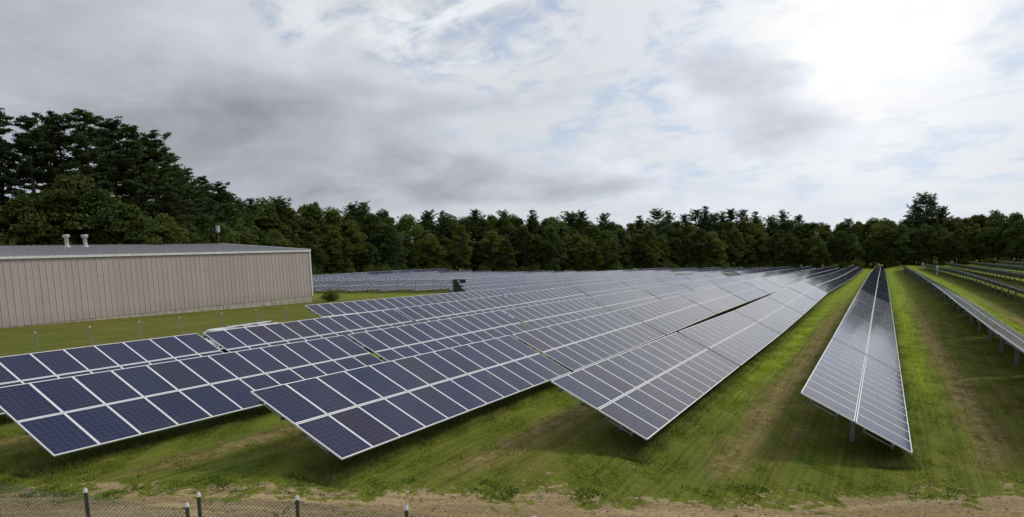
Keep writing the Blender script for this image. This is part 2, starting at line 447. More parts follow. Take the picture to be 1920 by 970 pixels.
# ------------------------------------------------------------------ terrain: profile of each row's upper panel edge
SLOPE = 3.416                                  # two panels, measured up the slope
TILT = R(28.0)
RUN, RISE = SLOPE * math.cos(TILT), SLOPE * math.sin(TILT)
CLEAR = 0.42
XT = {1: -22.37, 2: -15.16, 3: -9.0, 4: -2.14}
for i in range(-13, 1): XT[i] = -22.37 - (1 - i) * 6.744
for i in range(5, 12): XT[i] = -2.14 + (i - 4) * 6.744
PROF = {
    -1: [(20, -2.95), (40, -3.13), (54.6, -3.45), (74.5, -3.87), (95, -4.2), (150, -5.6), (285, -8.92)],
    0: [(8, -3.0), (16, -3.1), (25, -3.26), (32, -3.38), (40, -3.45), (50, -3.59), (60, -3.66), (77, -3.85), (110, -4.5), (160, -5.9), (285, -8.89)],
    1: [(8, -3.2), (14, -3.27), (19.4, -3.41), (24.4, -3.48), (32.8, -3.62), (41, -3.72), (50.5, -3.87), (59, -4.05), (100, -4.75), (150, -6.0), (294, -9.2)],
    2: [(10, -3.35), (14.5, -3.43), (18.6, -3.55), (22.8, -3.62), (29.6, -3.73), (40, -3.93), (67, -4.14), (94, -4.6), (150, -6.05), (287, -9.1)],
    3: [(14, -3.85), (20.5, -3.93), (26.5, -4.03), (32.5, -4.12), (37, -4.23), (46.6, -4.48), (70, -4.72), (103, -4.95), (146, -6.2), (179, -6.95), (290, -9.05)],
    4: [(18, -4.4), (23.5, -4.5), (34, -4.7), (43, -4.77), (66, -5.05), (88, -5.35), (120, -5.95), (152, -6.45), (210, -7.95), (254, -8.9), (300, -9.8)],
    5: [(20, -4.0), (32, -4.2), (44, -4.45), (53, -4.53), (67, -4.6), (91, -4.88), (120, -5.32), (181, -6.5), (272, -8.45)],
    6: [(60, -4.75), (80, -5.05), (102, -5.24), (127, -5.58), (152, -5.9), (197, -6.95), (282, -8.77)],
    7: [(60, -4.7), (100, -5.2), (128, -5.75), (157, -6.24), (285, -8.8)],
}
for i in range(8, 12): PROF[i] = [(y, z + 0.12 * (i - 7)) for y, z in PROF[7]]
END = {-13: (197, -4.29), -12: (200, -5.04), -11: (202.5, -5.47), -10: (206, -5.78), -9: (210, -6.09), -8: (216, -6.46), -7: (224, -6.77),
       -6: (234, -7.15), -5: (246, -7.13), -4: (257, -7.69), -3: (263.5, -7.91), -2: (276, -8.51)}
YEND = {-1: 285, 0: 286, 1: 294, 2: 288, 3: 293, 4: 304, 5: 275, 6: 283, 7: 285, 8: 285, 9: 285, 10: 285, 11: 285}
ZB = np.array(PROF[-1])
ys_all = np.arange(0, 420, 1.0)
def smooth1(a, k):
    p = np.pad(a, k, mode='edge'); ker = np.hanning(2 * k + 3)[1:-1]; ker /= ker.sum()
    return np.convolve(p, ker, 'valid')
TAB = {}
for i in range(-13, 12):
    if i in PROF:
        a = np.array(PROF[i]); z = np.interp(ys_all, a[:, 0], a[:, 1])
    else:
        ye, ze = END[i]; YEND[i] = ye
        z = np.interp(ys_all, ZB[:, 0], ZB[:, 1])
        off = ze - np.interp(ye, ZB[:, 0], ZB[:, 1])
        t = np.clip((ys_all - 45) / (ye - 45), 0, 1); t = t * t * (3 - 2 * t)
        lawn = 0.35 * np.clip((-38 - XT[i]) / 30, 0, 1) * np.clip((150 - ys_all) / 60, 0, 1)
        z = z + off * t + lawn
    TAB[i] = smooth1(z, 5) + HC
ROWS = sorted(TAB)
XC = np.array([XT[i] + RUN / 2 for i in ROWS])
TABM = np.array([TAB[i] for i in ROWS]) - RISE - CLEAR
def ztop(i, y): return float(np.interp(y, ys_all, TAB[i]))
def ground(x, y):
    x = np.asarray(x, float); y = np.asarray(y, float)
    xi = np.clip(x, XC[0], XC[-1])
    k = np.clip(np.searchsorted(XC, xi) - 1, 0, len(XC) - 2)
    t = (xi - XC[k]) / (XC[k + 1] - XC[k])
    yy = np.clip(y, 0, 419)
    j = np.clip(yy.astype(int), 0, 417); u = yy - j
    a = TABM[k, j] * (1 - u) + TABM[k, j + 1] * u
    b = TABM[k + 1, j] * (1 - u) + TABM[k + 1, j + 1] * u
    return a * (1 - t) + b * t
def g1(x, y): return float(ground(x, y))

# ------------------------------------------------------------------ rows of tables: where each starts
YST = {-1: 39.9, 0: 9.3, 1: 11.7, 2: 14.5, 3: 20.55, 4: 23.5, 5: 24.6, 6: 60.0, 7: 112.0, 8: 160.0, 9: 210.0, 10: 262.0, -2: 73, -3: 84, -4: 95}
for i in range(-13, -4): YST[i] = 99.5
NP, PW = 12, 1.30
TL = NP * PW                                   # one table
PITCH = TL + 0.34

def road_edge(x): return 19.75 + 0.515 * x
def cover(x, y):
    """lush, dry, bare: what grows where (runoff strips, mower tracks, dirt track)"""
    lush = np.zeros_like(x); dry = np.zeros_like(x)
    wob = 0.5 * np.sin(y * 0.19 + x * 0.3) + 0.3 * np.sin(y * 0.53)
    for i in range(-1, 11):
        low = XT[i] + RUN
        d = x - low
        act = np.clip((y - YST[i] - 5) / 14, 0, 1)
        lush = np.maximum(lush, act * np.exp(-((d - 0.85 - 0.15 * wob) / 0.62) ** 2))
        lush = np.maximum(lush, 0.8 * np.clip((y - 45) / 60, 0, 1) * np.exp(-((d - 1.6) / 1.5) ** 2))
        dry = np.maximum(dry, 0.9 * np.exp(-((d - 2.2 - 0.15 * wob) / 0.80) ** 2) * np.clip((130 - y) / 60, 0.15, 1))
        dry = np.maximum(dry, 0.6 * np.exp(-((d - 3.5 - 0.1 * wob) / 0.4) ** 2) * np.clip((100 - y) / 40, 0, 1))
    lawn = (x < XT[-1] - 1.5) & (y < 99)
    dry = np.where(lawn, 0.25 + 0.25 * np.sin(x * 0.5 + y * 0.08) ** 2, dry)
    lush = np.where(lawn, 0.55 * np.clip((y - 76) / 12, 0, 1), lush)
    e = road_edge(x) - y                      # >0 on the dirt track side
    bare = np.clip(0.5 + (e - 0.1) / 3.2, 0, 1) * 1.0
    bare = np.where(e > 1.5, 0.95, bare)
    bare = np.where((e < 1.5), np.minimum(bare, 0.80), bare)
    bare = np.where(y > 60, 0, bare)
    k = np.clip((-e) / 3.0, 0, 1)
    return lush * k, dry * k, bare

def lines(a, b, fine0, fine1, hf, hc):
    out = list(np.arange(fine0, fine1, hf)); s = hf; v = fine1
    while v < b:
        out.append(v); s = min(s * 1.18, hc if v < 420 else 1e9); v += s
    out.append(b); s = hf; v = fine0
    while v > a:
        s = min(s * 1.18, hc if v > -220 else 1e9); v -= s; out.append(max(v, a))
    return np.array(sorted(set(out)))
gx = lines(-4000, 4000, -26, 12, 0.28, 6)
gy = lines(-400, 6000, 8, 90, 0.32, 5)
GX, GY = np.meshgrid(gx, gy)
gz = ground(GX, GY)
micro = 0.03 * np.sin(GX * 2.1 + 0.7 * np.sin(GY * 1.7)) * np.sin(GY * 1.3 + GX * 0.4) + 0.02 * np.sin(GX * 5.3 + GY * 3.1)
gz = gz + np.where((GY < 95) & (abs(GX) < 40), micro, 0)
V = np.stack([GX, GY, gz], -1).reshape(-1, 3)
nx, ny = len(gx), len(gy)
q = (np.arange(ny - 1)[:, None] * nx + np.arange(nx - 1)[None, :]).ravel()
F = np.stack([q, q + 1, q + 1 + nx, q + nx], 1)
me = raw_mesh('field_ground', V, F, ['ground'])
L_, D_, B_ = cover(V[:, 0], V[:, 1])
at = me.attributes.new('cover', 'FLOAT_VECTOR', 'POINT')
at.data.foreach_set('vector', np.stack([L_, D_, B_], 1).astype(np.float32).ravel())
me.polygons.foreach_set('use_smooth', [True] * len(me.polygons))
tag(link('ground', me), kind='structure')

# ------------------------------------------------------------------ grass and weeds
def blades(name, xs, ys, hs, ws, tones):
    n = len(xs)
    z = ground(xs, ys) - 0.01
    th = rng.uniform(0, 2 * np.pi, n); lean = rng.uniform(0.3, 1.3, n); la = rng.uniform(0, 2 * np.pi, n)
    dx, dy = np.cos(th) * ws, np.sin(th) * ws
    a = np.stack([xs - dx, ys - dy, z], 1); b = np.stack([xs + dx, ys + dy, z], 1)
    c = np.stack([xs + np.cos(la) * lean * hs, ys + np.sin(la) * lean * hs, z + hs], 1)
    V = np.stack([a, b, c], 1).reshape(-1, 3)
    me = raw_mesh(name, V, np.arange(3 * n).reshape(-1, 3), ['grass'])
    at = me.attributes.new('tone', 'FLOAT_COLOR', 'POINT')
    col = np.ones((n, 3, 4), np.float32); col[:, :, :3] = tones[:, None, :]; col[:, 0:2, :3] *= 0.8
    at.data.foreach_set('color', col.ravel())
    return me
def scatter(n, x0, x1, y0, y1):
    return rng.uniform(x0, x1, n), rng.uniform(y0, y1, n)
N = 620000
xs, ys = scatter(N, -30, 12, 0, 1)
ys = 9 + 82 * ys ** 1.75
l, d, bsoil = cover(xs, ys)
clump = np.sin(xs * 1.9 + 1.3 * np.sin(ys * 0.9)) * np.sin(ys * 1.6 + np.cos(xs * 1.1)) + 0.6 * np.sin(xs * 5.1 + ys * 3.7) * np.sin(ys * 4.3 - xs * 2.2)
keep = (rng.random(N) < np.clip(1.0 - 1.15 * bsoil * (bsoil > 0.25) - 0.7 * d + 0.3 * clump, 0, 1) * np.clip((92 - ys) / 45, 0, 1)) & ((bsoil < 0.60) | ((clump > 0.95) & (rng.random(N) < 0.25)))
xs, ys, l, d, clump, bsoil = [a[keep] for a in (xs, ys, l, d, clump, bsoil)]
n = len(xs)
tone = np.array([0.150, 0.195, 0.020])[None] * (1 - l[:, None]) + np.array([0.30, 0.39, 0.018])[None] * l[:, None]
tone = tone * (1 - 0.7 * d[:, None]) + np.array([0.24, 0.18, 0.07])[None] * 0.7 * d[:, None]
weedy = (bsoil > 0.06) & (clump > 0.15)
tone[weedy] = np.array([0.140, 0.205, 0.026])
tone *= rng.uniform(0.7, 1.3, n)[:, None]
hs = rng.uniform(0.015, 0.045, n) * (1 + 0.5 * l + 0.5 * np.clip(clump, 0, 1)); hs[weedy] *= 1.7
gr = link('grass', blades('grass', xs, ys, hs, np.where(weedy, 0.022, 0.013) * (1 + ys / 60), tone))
tag(gr, 'short mown green grass growing between the solar rows', 'grass', kind='stuff')
# taller dry weeds under the low edges, where the mower does not reach
X_, Y_ = [], []
for i in range(1, 6):
    n = 9000
    X_.append(XT[i] + RUN + rng.normal(-0.55, 0.38, n)); Y_.append(YST[i] - 0.6 + rng.random(n) ** 1.7 * 60)
xs = np.concatenate(X_); ys = np.concatenate(Y_); n = len(xs)
tone = np.where((rng.random(n) < 0.4)[:, None], np.array([[0.20, 0.155, 0.065]]), np.array([[0.105, 0.140, 0.024]])) * rng.uniform(0.6, 1.3, n)[:, None]
w = link('weeds', blades('weeds', xs, ys, rng.uniform(0.06, 0.24, n), np.full(n, 0.011), tone))
tag(w, 'tall unmown weeds under the low edges of the solar tables', 'weeds', kind='stuff')

# small stones lying on the dirt track
n = 1700
xs = rng.uniform(-22, 8, n); ys = road_edge(xs) - np.abs(rng.normal(0, 3.0, n)) + 0.6
zs = ground(xs, ys)
oc = np.array([(1, 0, 0), (0, 1, 0), (-1, 0, 0), (0, -1, 0), (0, 0, 0.7), (0, 0, -0.5)], float)
V = oc[None] * rng.uniform(0.012, 0.045, n)[:, None, None] * rng.uniform(0.6, 1.3, (n, 6, 1)) + np.stack([xs, ys, zs + 0.012], 1)[:, None, :]
tri = np.array([(0, 1, 4), (1, 2, 4), (2, 3, 4), (3, 0, 4), (1, 0, 5), (2, 1, 5), (3, 2, 5), (0, 3, 5)])
mat('stone', (0.36, 0.29, 0.19), 0.9, 0, 0.4, 9)
st = link('stones', raw_mesh('stones', V.reshape(-1, 3), (tri[None] + 6 * np.arange(n)[:, None, None]).reshape(-1, 3), ['stone']))
tag(st, 'small pale stones scattered along the dirt track', 'stones', kind='stuff')

# ------------------------------------------------------------------ solar tables
cT, sT = math.cos(TILT), math.sin(TILT)
TOPX, TOPZ = -RUN / 2, CLEAR + RISE
def sl_pt(s, y, off=0.0):
    """point on the table: s metres down the slope from the high edge, off = below the panels"""
    return Vector((TOPX + s * cT - off * sT, y, TOPZ - s * sT - off * cT))
PL = SLOPE / 2 - 0.030
def panel_meshes():
    th = 0.038
    g = 0.030
    w = PW - 0.014
    # origin in the middle of the panel's top face, x down the slope, y along the row, z normal
    me = bpy.data.meshes.new('panel_glass')
    a, b = PL / 2 - g, w / 2 - g
    me.from_pydata([(-a, -b, -0.004), (a, -b, -0.004), (a, b, -0.004), (-a, b, -0.004), (-a, -b, -0.03), (a, -b, -0.03), (a, b, -0.03), (-a, b, -0.03)], [],
                   [(0, 1, 2, 3), (7, 6, 5, 4)])
    me.materials.append(MATS['cells']); me.materials.append(MATS['backsheet'])
    me.polygons[1].material_index = 1
    uv = me.uv_layers.new(name='UVMap')
    for k, c in enumerate([(0, 1), (0, 0), (1, 0), (1, 1), (1, 1), (1, 0), (0, 0), (0, 1)]): uv.data[k].uv = c
    fb = MB()
    for s in (-1, 1):
        fb.box((s * (PL / 2 - g / 2), 0, -th / 2), (g, w, th), 'aluminium')
        fb.box((0, s * (w / 2 - g / 2), -th / 2 - 0.0006), (PL - 2 * g, g, th), 'aluminium')
    return me, fb.mesh('panel_frame')
PG, PF = panel_meshes()
def far_array():
    """all 24 panels of a far table in one mesh"""
    v, f, mi, uvs, rn = [], [], [], [], []
    for k in range(2):
        s0 = k * SLOPE / 2 + 0.015
        for j in range(NP):
            y0 = -TL / 2 + j * PW + 0.008; y1 = y0 + PW - 0.016; s1 = s0 + PL
            for (g, off, mt, rev) in ((0.0, 0.004, 1, 0), (0.032, 0.0, 0, 0), (0.0, 0.036, 2, 1)):
                c = [sl_pt(s0 + g, y0 + g, off), sl_pt(s1 - g, y0 + g, off), sl_pt(s1 - g, y1 - g, off), sl_pt(s0 + g, y1 - g, off)]
                q = len(v); v += [tuple(p) for p in c]
                f.append((q, q + 1, q + 2, q + 3) if not rev else (q + 3, q + 2, q + 1, q))
                mi.append(mt); uvs += [(0, 1), (0, 0), (1, 0), (1, 1)] if not rev else [(1, 1), (1, 0), (0, 0), (0, 1)]
                rn.append(((j * 7 + k * 5) % 24) / 24.0)
    me = bpy.data.meshes.new('panel_array')
    me.from_pydata(v, [], f)
    for n in ('cells', 'aluminium', 'backsheet'): me.materials.append(MATS[n])
    me.polygons.foreach_set('material_index', mi)
    uv = me.uv_layers.new(name='UVMap')
    uv.data.foreach_set('uv', np.array(uvs, np.float32).ravel())
    a = me.attributes.new('rnd', 'FLOAT', 'FACE'); a.data.foreach_set('value', rn)
    return me
FARP = far_array()
FR = (0.11, 0.35, 0.60, 0.85)
POSTY = (-5.2, 0.0, 5.2)
PX = -0.16
def m_purlin(fr):
    b = MB(); s = fr * SLOPE
    p0, p1 = sl_pt(s, -TL / 2 + 0.10, 0.10), sl_pt(s, TL / 2 - 0.10, 0.10)
    b.bar(p0, p1, 0.055, 0.11, 'galvanised', up=(sT, 0, cT))
    return b.mesh('purlin')
def m_post():
    b = MB(); h = TOPZ - (PX - TOPX) / cT * sT - 0.16
    for s in (-1, 1): b.box((PX + s * 0.07, 0, h / 2 - 0.25), (0.012, 0.11, h + 0.5), 'galvanised')
    b.box((PX, 0, h / 2 - 0.25), (0.128, 0.012, h + 0.5), 'galvanised')
    return b.mesh('post')
def m_rafter():
    b = MB(); b.bar(sl_pt(FR[0] * SLOPE - 0.08, 0, 0.205), sl_pt(FR[3] * SLOPE + 0.08, 0, 0.205), 0.05, 0.09, 'galvanised', up=(sT, 0, cT))
    return b.mesh('rafter')
def m_brace(fr):
    b = MB(); zp = 0.55 + (0.18 if fr < 0.5 else 0.0)
    b.tube([(PX, 0.07, zp), sl_pt(fr * SLOPE, 0.07, 0.23)], 0.022, 'galvanised', 6)
    return b.mesh('brace')
def m_strut(f0, f1):
    b = MB(); b.tube([sl_pt(f0 * SLOPE, 0, 0.17), sl_pt(f1 * SLOPE, 0, 0.17)], 0.02, 'galvanised', 6)
    for fr in (f0, f1): b.box(sl_pt(fr * SLOPE, 0, 0.165), (0.07, 0.10, 0.09), 'dark_steel')
    return b.mesh('end_strut')
PUR = [m_purlin(f) for f in FR]; POST = m_post(); RAF = m_rafter(); BRA = [m_brace(0.22), m_brace(FR[2])]; STR = [m_strut(FR[0], FR[1]), m_strut(FR[2], FR[3])]
def m_cable():
    b = MB(); pts = []
    for k in range(25):
        y = -TL / 2 + 0.2 + k * (TL - 0.4) / 24
        p = sl_pt(FR[1] * SLOPE + 0.1, y, 0.19 + 0.09 * abs(math.sin(k * math.pi / 4)) + 0.02 * (k % 3))
        pts.append(p)
    b.tube(pts, 0.014, 'black_rubber', 4)
    return b.mesh('cable')
CAB = m_cable()
def m_box():
    b = MB(); b.box((PX + 0.16, 0.0, 0.72), (0.16, 0.34, 0.46), 'lamp_grey'); b.box((PX + 0.16, 0.0, 0.42), (0.04, 0.04, 0.5), 'dark_steel')
    return b.mesh('combiner_box')
CBX = m_box()
def far_support():
    b = MB()
    for fr in FR: b.bar(sl_pt(fr * SLOPE, -TL / 2 + 0.1, 0.10), sl_pt(fr * SLOPE, TL / 2 - 0.1, 0.10), 0.055, 0.11, 'galvanised', up=(sT, 0, cT))
    h = TOPZ - (PX - TOPX) / cT * sT - 0.16
    for y in POSTY:
        b.box((PX, y, h / 2 - 0.25), (0.14, 0.11, h + 0.5), 'galvanised')
        b.bar(sl_pt(FR[0] * SLOPE, y, 0.205), sl_pt(FR[3] * SLOPE, y, 0.205), 0.05, 0.09, 'galvanised', up=(sT, 0, cT))
        for fr, zp in ((0.22, 0.73), (FR[2], 0.55)): b.bar((PX, y, zp), sl_pt(fr * SLOPE, y, 0.23), 0.04, 0.04, 'galvanised', up=(0, 1, 0))
    return b.mesh('support_frame')
FARS = far_support()
def near_table(o):
    prot = Matrix.Rotation(TILT, 4, 'Y')
    for k in range(2):
        for j in range(NP):
            p = link('panel', PG, o)
            c = sl_pt((k + 0.5) * SLOPE / 2, -TL / 2 + (j + 0.5) * PW)
            p.location = c
            p.rotation_euler = (R(random.gauss(0, 0.025)), TILT + R(random.gauss(0, 0.035)), 0)
            link('frame', PF, p)
    for pm in PUR: link('purlin', pm, o)
    link('cable', CAB, o); link('combiner_box', CBX, o, (0, POSTY[2], 0))
    for y in POSTY:
        link('post', POST, o, (0, y, 0)); link('rafter', RAF, o, (0, y, 0))
        for b in BRA: link('brace', b, o, (0, y, 0))
    for y in (-TL / 2 + 0.13, TL / 2 - 0.13):
        for s_ in STR: link('end_strut', s_, o, (0, y, 0))
def far_table(o):
    p = link('panel_array', FARP, o); p['kind'] = 'stuff'
    link('support_frame', FARS, o)
SKIP = {(-1, 6), (0, 9)}
NTAB = 0
for i in range(-13, 11):
    n = int((YEND[i] - YST[i] + 3) // PITCH)
    js = [j for j in range(n) if (i, j) not in SKIP]
    for c, j in enumerate(js):
        y0 = YST[i] + j * PITCH; ym = y0 + TL / 2
        za, zb = ztop(i, y0), ztop(i, y0 + TL)
        o = link('solar_table', None)
        o.empty_display_size = 0.3
        zc = (za + zb) / 2 - RISE - CLEAR
        o.location = (XT[i] + RUN / 2, ym, zc)
        o.rotation_euler = (math.atan2(zb - za, TL), R(random.gauss(0, 0.09)), 0)
        if i <= -2:
            lab = f'{ORD[c + 1]} solar table from the lawn fence, {ORD[i + 14]} far row from the pine wood'
            grp = 'solar tables of the far block'
        elif i <= 4:
            lab = f'{ORD[c + 1]} solar table from the dirt track, {ORD[i + 2]} row from the metal shed'
            grp = 'solar tables in the long rows'
        else:
            lab = f'{ORD[len(js) - c]} solar table from the far woods, showing its posts, {ORD[i - 4]} row with visible undersides'
            grp = 'solar tables seen from behind'
        tag(o, lab, 'solar table', grp)
        dist = math.hypot(XT[i], ym)
        if dist < 82 and i >= -1: near_table(o)
        else: far_table(o)
        NTAB += 1
print('tables', NTAB)

# ------------------------------------------------------------------ metal shed
BX, BY1, BY0 = -66.8, 75.8, 22.4
SB, EV = -4.71 + HC, 1.22 + HC               # foot of siding, eave
RX, RZ = -82.7, 2.63 + HC                    # ridge
shed = link('metal_shed', None, None, (BX, (BY0 + BY1) / 2, g1(BX, 50)))
tag(shed, 'long taupe ribbed metal shed with low grey gable roof and concrete base', 'shed')
bpy.context.view_layer.update()
ox, oy, oz = shed.location
def lp(x, y, z): return (x - ox, y - oy, z - oz)
b = MB()
ybr = BY0
segs = []
for (a, c) in ((BY0, 61.05), (61.17, BY1)):
    b.box(lp(BX - 0.12, (a + c) / 2, (SB - 1.6 + SB) / 2), (0.40, c - a, 1.6), 'concrete')
b.box(lp(BX - 15.9, BY1 - 0.1, SB - 0.8), (31.0, 0.2, 1.6), 'concrete')
link('foundation', b.mesh('foundation'), shed)
b = MB(); b.box(lp(BX + 0.0, 61.11, SB - 0.8), (0.14, 0.118, 1.56), 'crack_dark')
link('foundation_joint', b.mesh('foundation_joint'), shed)
RS = 0.60
def m_siding(w, h):
    # flat pan with two small stiffening ribs and one tall trapezoid rib on its edge; x outwards, y along, z up
    b = MB()
    pr = [(0, 0), (w * 0.26, 0), (w * 0.29, 0.012), (w * 0.33, 0.012), (w * 0.36, 0), (w * 0.54, 0), (w * 0.57, 0.012), (w * 0.61, 0.012), (w * 0.64, 0),
          (w - 0.135, 0), (w - 0.095, 0.045), (w - 0.04, 0.045), (w, 0)]
    for (y0, x0), (y1, x1) in zip(pr[:-1], pr[1:]):
        b.face([(x0, y0, 0), (x1, y1, 0), (x1, y1, h), (x0, y0, h)], 'siding')
    return b.mesh('siding_panel')
SM = m_siding(RS, EV - SB - 0.12)
nsd = int((BY1 - BY0) / RS)
for k in range(nsd):
    o = link('siding_panel', SM, shed, lp(BX + 0.10, BY1 - (k + 1) * RS, SB - 0.02 + random.uniform(-0.008, 0.008)))
b = MB()
b.box(lp(BX - 0.3, (BY0 + BY1) / 2, (SB + EV) / 2), (0.3, BY1 - BY0, EV - SB - 0.1), 'siding')
b.face([lp(BX, BY1 - 0.02, SB), lp(BX, BY1 - 0.02, EV), lp(RX, BY1 - 0.02, RZ - 0.05), lp(2 * RX - BX, BY1 - 0.02, EV), lp(2 * RX - BX, BY1 - 0.02, SB)], 'siding')
b.face([lp(BX, BY0 + 0.02, SB), lp(2 * RX - BX, BY0 + 0.02, SB), lp(2 * RX - BX, BY0 + 0.02, EV), lp(RX, BY0 + 0.02, RZ - 0.05), lp(BX, BY0 + 0.02, EV)], 'siding')
b.box(lp(2 * RX - BX + 0.1, (BY0 + BY1) / 2, (SB + EV) / 2 - 0.5), (0.2, BY1 - BY0 - 0.1, EV - SB + 1.0), 'siding')
link('wall', b.mesh('wall'), shed)
b = MB()
b.face([lp(BX + 0.22, BY0 - 0.1, EV + 0.03), lp(BX + 0.22, BY1 + 0.1, EV + 0.03), lp(RX, BY1 + 0.1, RZ), lp(RX, BY0 - 0.1, RZ)], 'roof_metal')
b.face([lp(RX, BY0 - 0.1, RZ), lp(RX, BY1 + 0.1, RZ), lp(2 * RX - BX - 0.22, BY1 + 0.1, EV + 0.03), lp(2 * RX - BX - 0.22, BY0 - 0.1, EV + 0.03)], 'roof_metal')
roof = link('roof', b.mesh('roof'), shed)
b = MB()
b.bar((BX + 0.22 - ox, 0, EV + 0.055 - oz), (RX - ox, 0, RZ + 0.025 - oz), 0.05, 0.05, 'roof_metal', up=(0, 0, 1))
seam = b.mesh('roof_seam')
for k in range(int((BY1 - BY0) / RS)):
    link('seam', seam, roof, (0, BY1 - 0.3 - k * RS - oy, 0))
b = MB(); b.box(lp(BX + 0.24, (BY0 + BY1) / 2, EV - 0.10), (0.14, BY1 - BY0 + 0.3, 0.22), 'trim_white')
link('eave_trim', b.mesh('eave_trim'), shed)
b = MB(); b.box(lp(BX + 0.10, BY1 + 0.06, (SB + EV - 0.22) / 2), (0.22, 0.22, EV - SB - 0.22), 'trim_white')
link('corner_trim', b.mesh('corner_trim'), shed)
b = MB(); b.bar(lp(BX + 0.25, BY1 + 0.16, EV + 0.04), lp(RX, BY1 + 0.16, RZ + 0.03), 0.12, 0.16, 'trim_white')
link('rake_trim', b.mesh('rake_trim'), shed)
for k, (vy, vl) in enumerate(((51.7, 0), (53.8, 1))):
    vx = -79.0; vz = EV + (BX - vx) / (BX - RX) * (RZ - EV)
    b = MB()
    b.tube([(0, 0, -0.2), (0, 0, 1.15)], 0.21, 'vent_metal', 14)
    b2 = MB(); b2.tube([(0, 0, 1.02), (0, 0, 1.10), (0, 0, 1.32), (0, 0, 1.37)], [0.25, 0.36, 0.36, 0.2], 'vent_metal', 14)
    b3 = MB(); b3.tube([(0, 0, -0.12), (0, 0, 0.10), (0, 0, 0.22)], [0.40, 0.34, 0.22], 'vent_metal', 14)
    o = link('roof_vent', b.mesh('vent_pipe', True), roof, lp(vx, vy, vz))
    link('vent_cap', b2.mesh('vent_cap', True), o); link('flashing', b3.mesh('flashing', True), o)

# ------------------------------------------------------------------ light pole behind the ridge
lx, ly = -86.0, 78.9
o = link('flood_light', None, None, (lx, ly, g1(lx, ly)))
tag(o, 'thin rusty pole with small grey flood light behind the shed ridge', 'light pole')
zt = 5.0 + HC - g1(lx, ly)
b = MB(); b.tube([(0, 0, -0.3), (0, 0, zt)], 0.06, 'rust', 8); link('pole', b.mesh('pole'), o)
b = MB(); b.box((0.12, -0.12, zt - 0.15), (0.55, 0.22, 0.95), 'lamp_grey'); b.box((0.24, -0.25, zt - 0.15), (0.35, 0.06, 0.7), 'trim_white'); link('lamp_head', b.mesh('lamp_head'), o)

# ------------------------------------------------------------------ thin fence posts on the lawn by the shed
b = MB(); b.tube([(0, 0, -0.3), (0, 0, 1.50)], 0.035, 'galvanised', 8); FPM = b.mesh('lawn_post')
b = MB(); b.tube([(0, 0, 1.48), (0, 0, 1.53), (0, 0, 1.57)], [0.048, 0.045, 0.015], 'cap_white', 8); FPC = b.mesh('lawn_post_cap')
for k in range(11):
    yy = 21.8 + k * 3.26 + random.uniform(-0.15, 0.15); xx = -42.0 + random.uniform(-0.1, 0.1)
    o = link('fence_post', FPM, None, (xx, yy, g1(xx, yy)), (R(random.gauss(0, 1.6)), R(random.gauss(0, 2.2)), 0))
    link('post_cap', FPC, o)
    tag(o, f'thin grey steel post on the lawn beside the shed, {ORD[k + 1]} from the dirt track', 'post', 'bare fence posts on the lawn')

# ------------------------------------------------------------------ far lawn fence
y0 = 97.2
fx0, fx1 = -88.0, -58.2
o = link('lawn_fence', None, None, (fx0, y0, g1(fx0, y0)))
tag(o, 'chain-link fence with dark posts across the lawn before the far block', 'fence')
bz = g1(fx0, y0)
b = MB(); b.tube([(0, 0, -0.3), (0, 0, 2.1)], 0.045, 'far_wire', 8); FP2 = b.mesh('far_fence_post')
xs_ = np.linspace(fx0, fx1, 10)
for x in xs_: link('post', FP2, o, (x - fx0, 0, g1(x, y0) - bz))
for h in (2.05, 1.05, 0.08):
    b = MB(); b.tube([(x - fx0, 0, g1(x, y0) - bz + h) for x in xs_], 0.028 if h > 2 else 0.012, 'far_wire', 6); link('rail', b.mesh('rail'), o)
for k in (3, 9):
    b = MB(); b.tube([(xs_[k] - fx0, 0.05, g1(xs_[k], y0) - bz + 1.95), (xs_[k - 1] - fx0 + 0.2, 0.05, g1(xs_[k - 1], y0) - bz + 0.1)], 0.035, 'far_wire', 6)
    link('brace', b.mesh('brace'), o)
def chain(L, H, cell, r, zf, mt, name):
    """diamond mesh of two families of straight wires, each wire a three-sided prism"""
    v, f = [], []
    def wire(p0, p1):
        p0 = np.array(p0); p1 = np.array(p1); d = p1 - p0; d = d / np.linalg.norm(d)
        a = np.cross(d, [0, 1, 0]); a /= np.linalg.norm(a); bb = np.cross(d, a)
        k = len(v)
        for p in (p0, p1):
            for t in (0, 2.094, 4.189): v.append(p + r * (a * math.cos(t) + bb * math.sin(t)))
        for q in range(3): f.append((k + q, k + (q + 1) % 3, k + 3 + (q + 1) % 3, k + 3 + q))
    step = cell * 1.414
    for sgn in (1, -1):
        x = -H
        while x < L + H:
            xa, xb = (x, x + H) if sgn > 0 else (x + H, x)
            za, zb = 0.0, H
            def clip(xa, za, xb, zb):
                if max(xa, xb) <= 0 or min(xa, xb) >= L: return None
                ts = [0.0, 1.0]; dx_ = xb - xa
                for lim in (0, L):
                    t = (lim - xa) / dx_
                    if 0 < t < 1:
                        if (lim == 0) == (dx_ > 0): ts[0] = max(ts[0], t)
                        else: ts[1] = min(ts[1], t)
                return (xa + dx_ * ts[0], za + (zb - za) * ts[0], xa + dx_ * ts[1], za + (zb - za) * ts[1])
            c = clip(xa, za, xb, zb)
            if c and abs(c[2] - c[0]) > 0.01:
                off = 0.004 * sgn
                wire((c[0], off, c[1] + zf(c[0])), (c[2], off, c[3] + zf(c[2])))
            x += step
    me = raw_mesh(name, np.array(v), np.array(f), [mt])
    return me
me = chain(fx1 - fx0, 2.0, 0.10, 0.003, lambda x: g1(fx0 + x, y0) - bz + 0.05, 'far_wire', 'far_chain_mesh')
w = link('wire_mesh', me, o); w['kind'] = 'stuff'
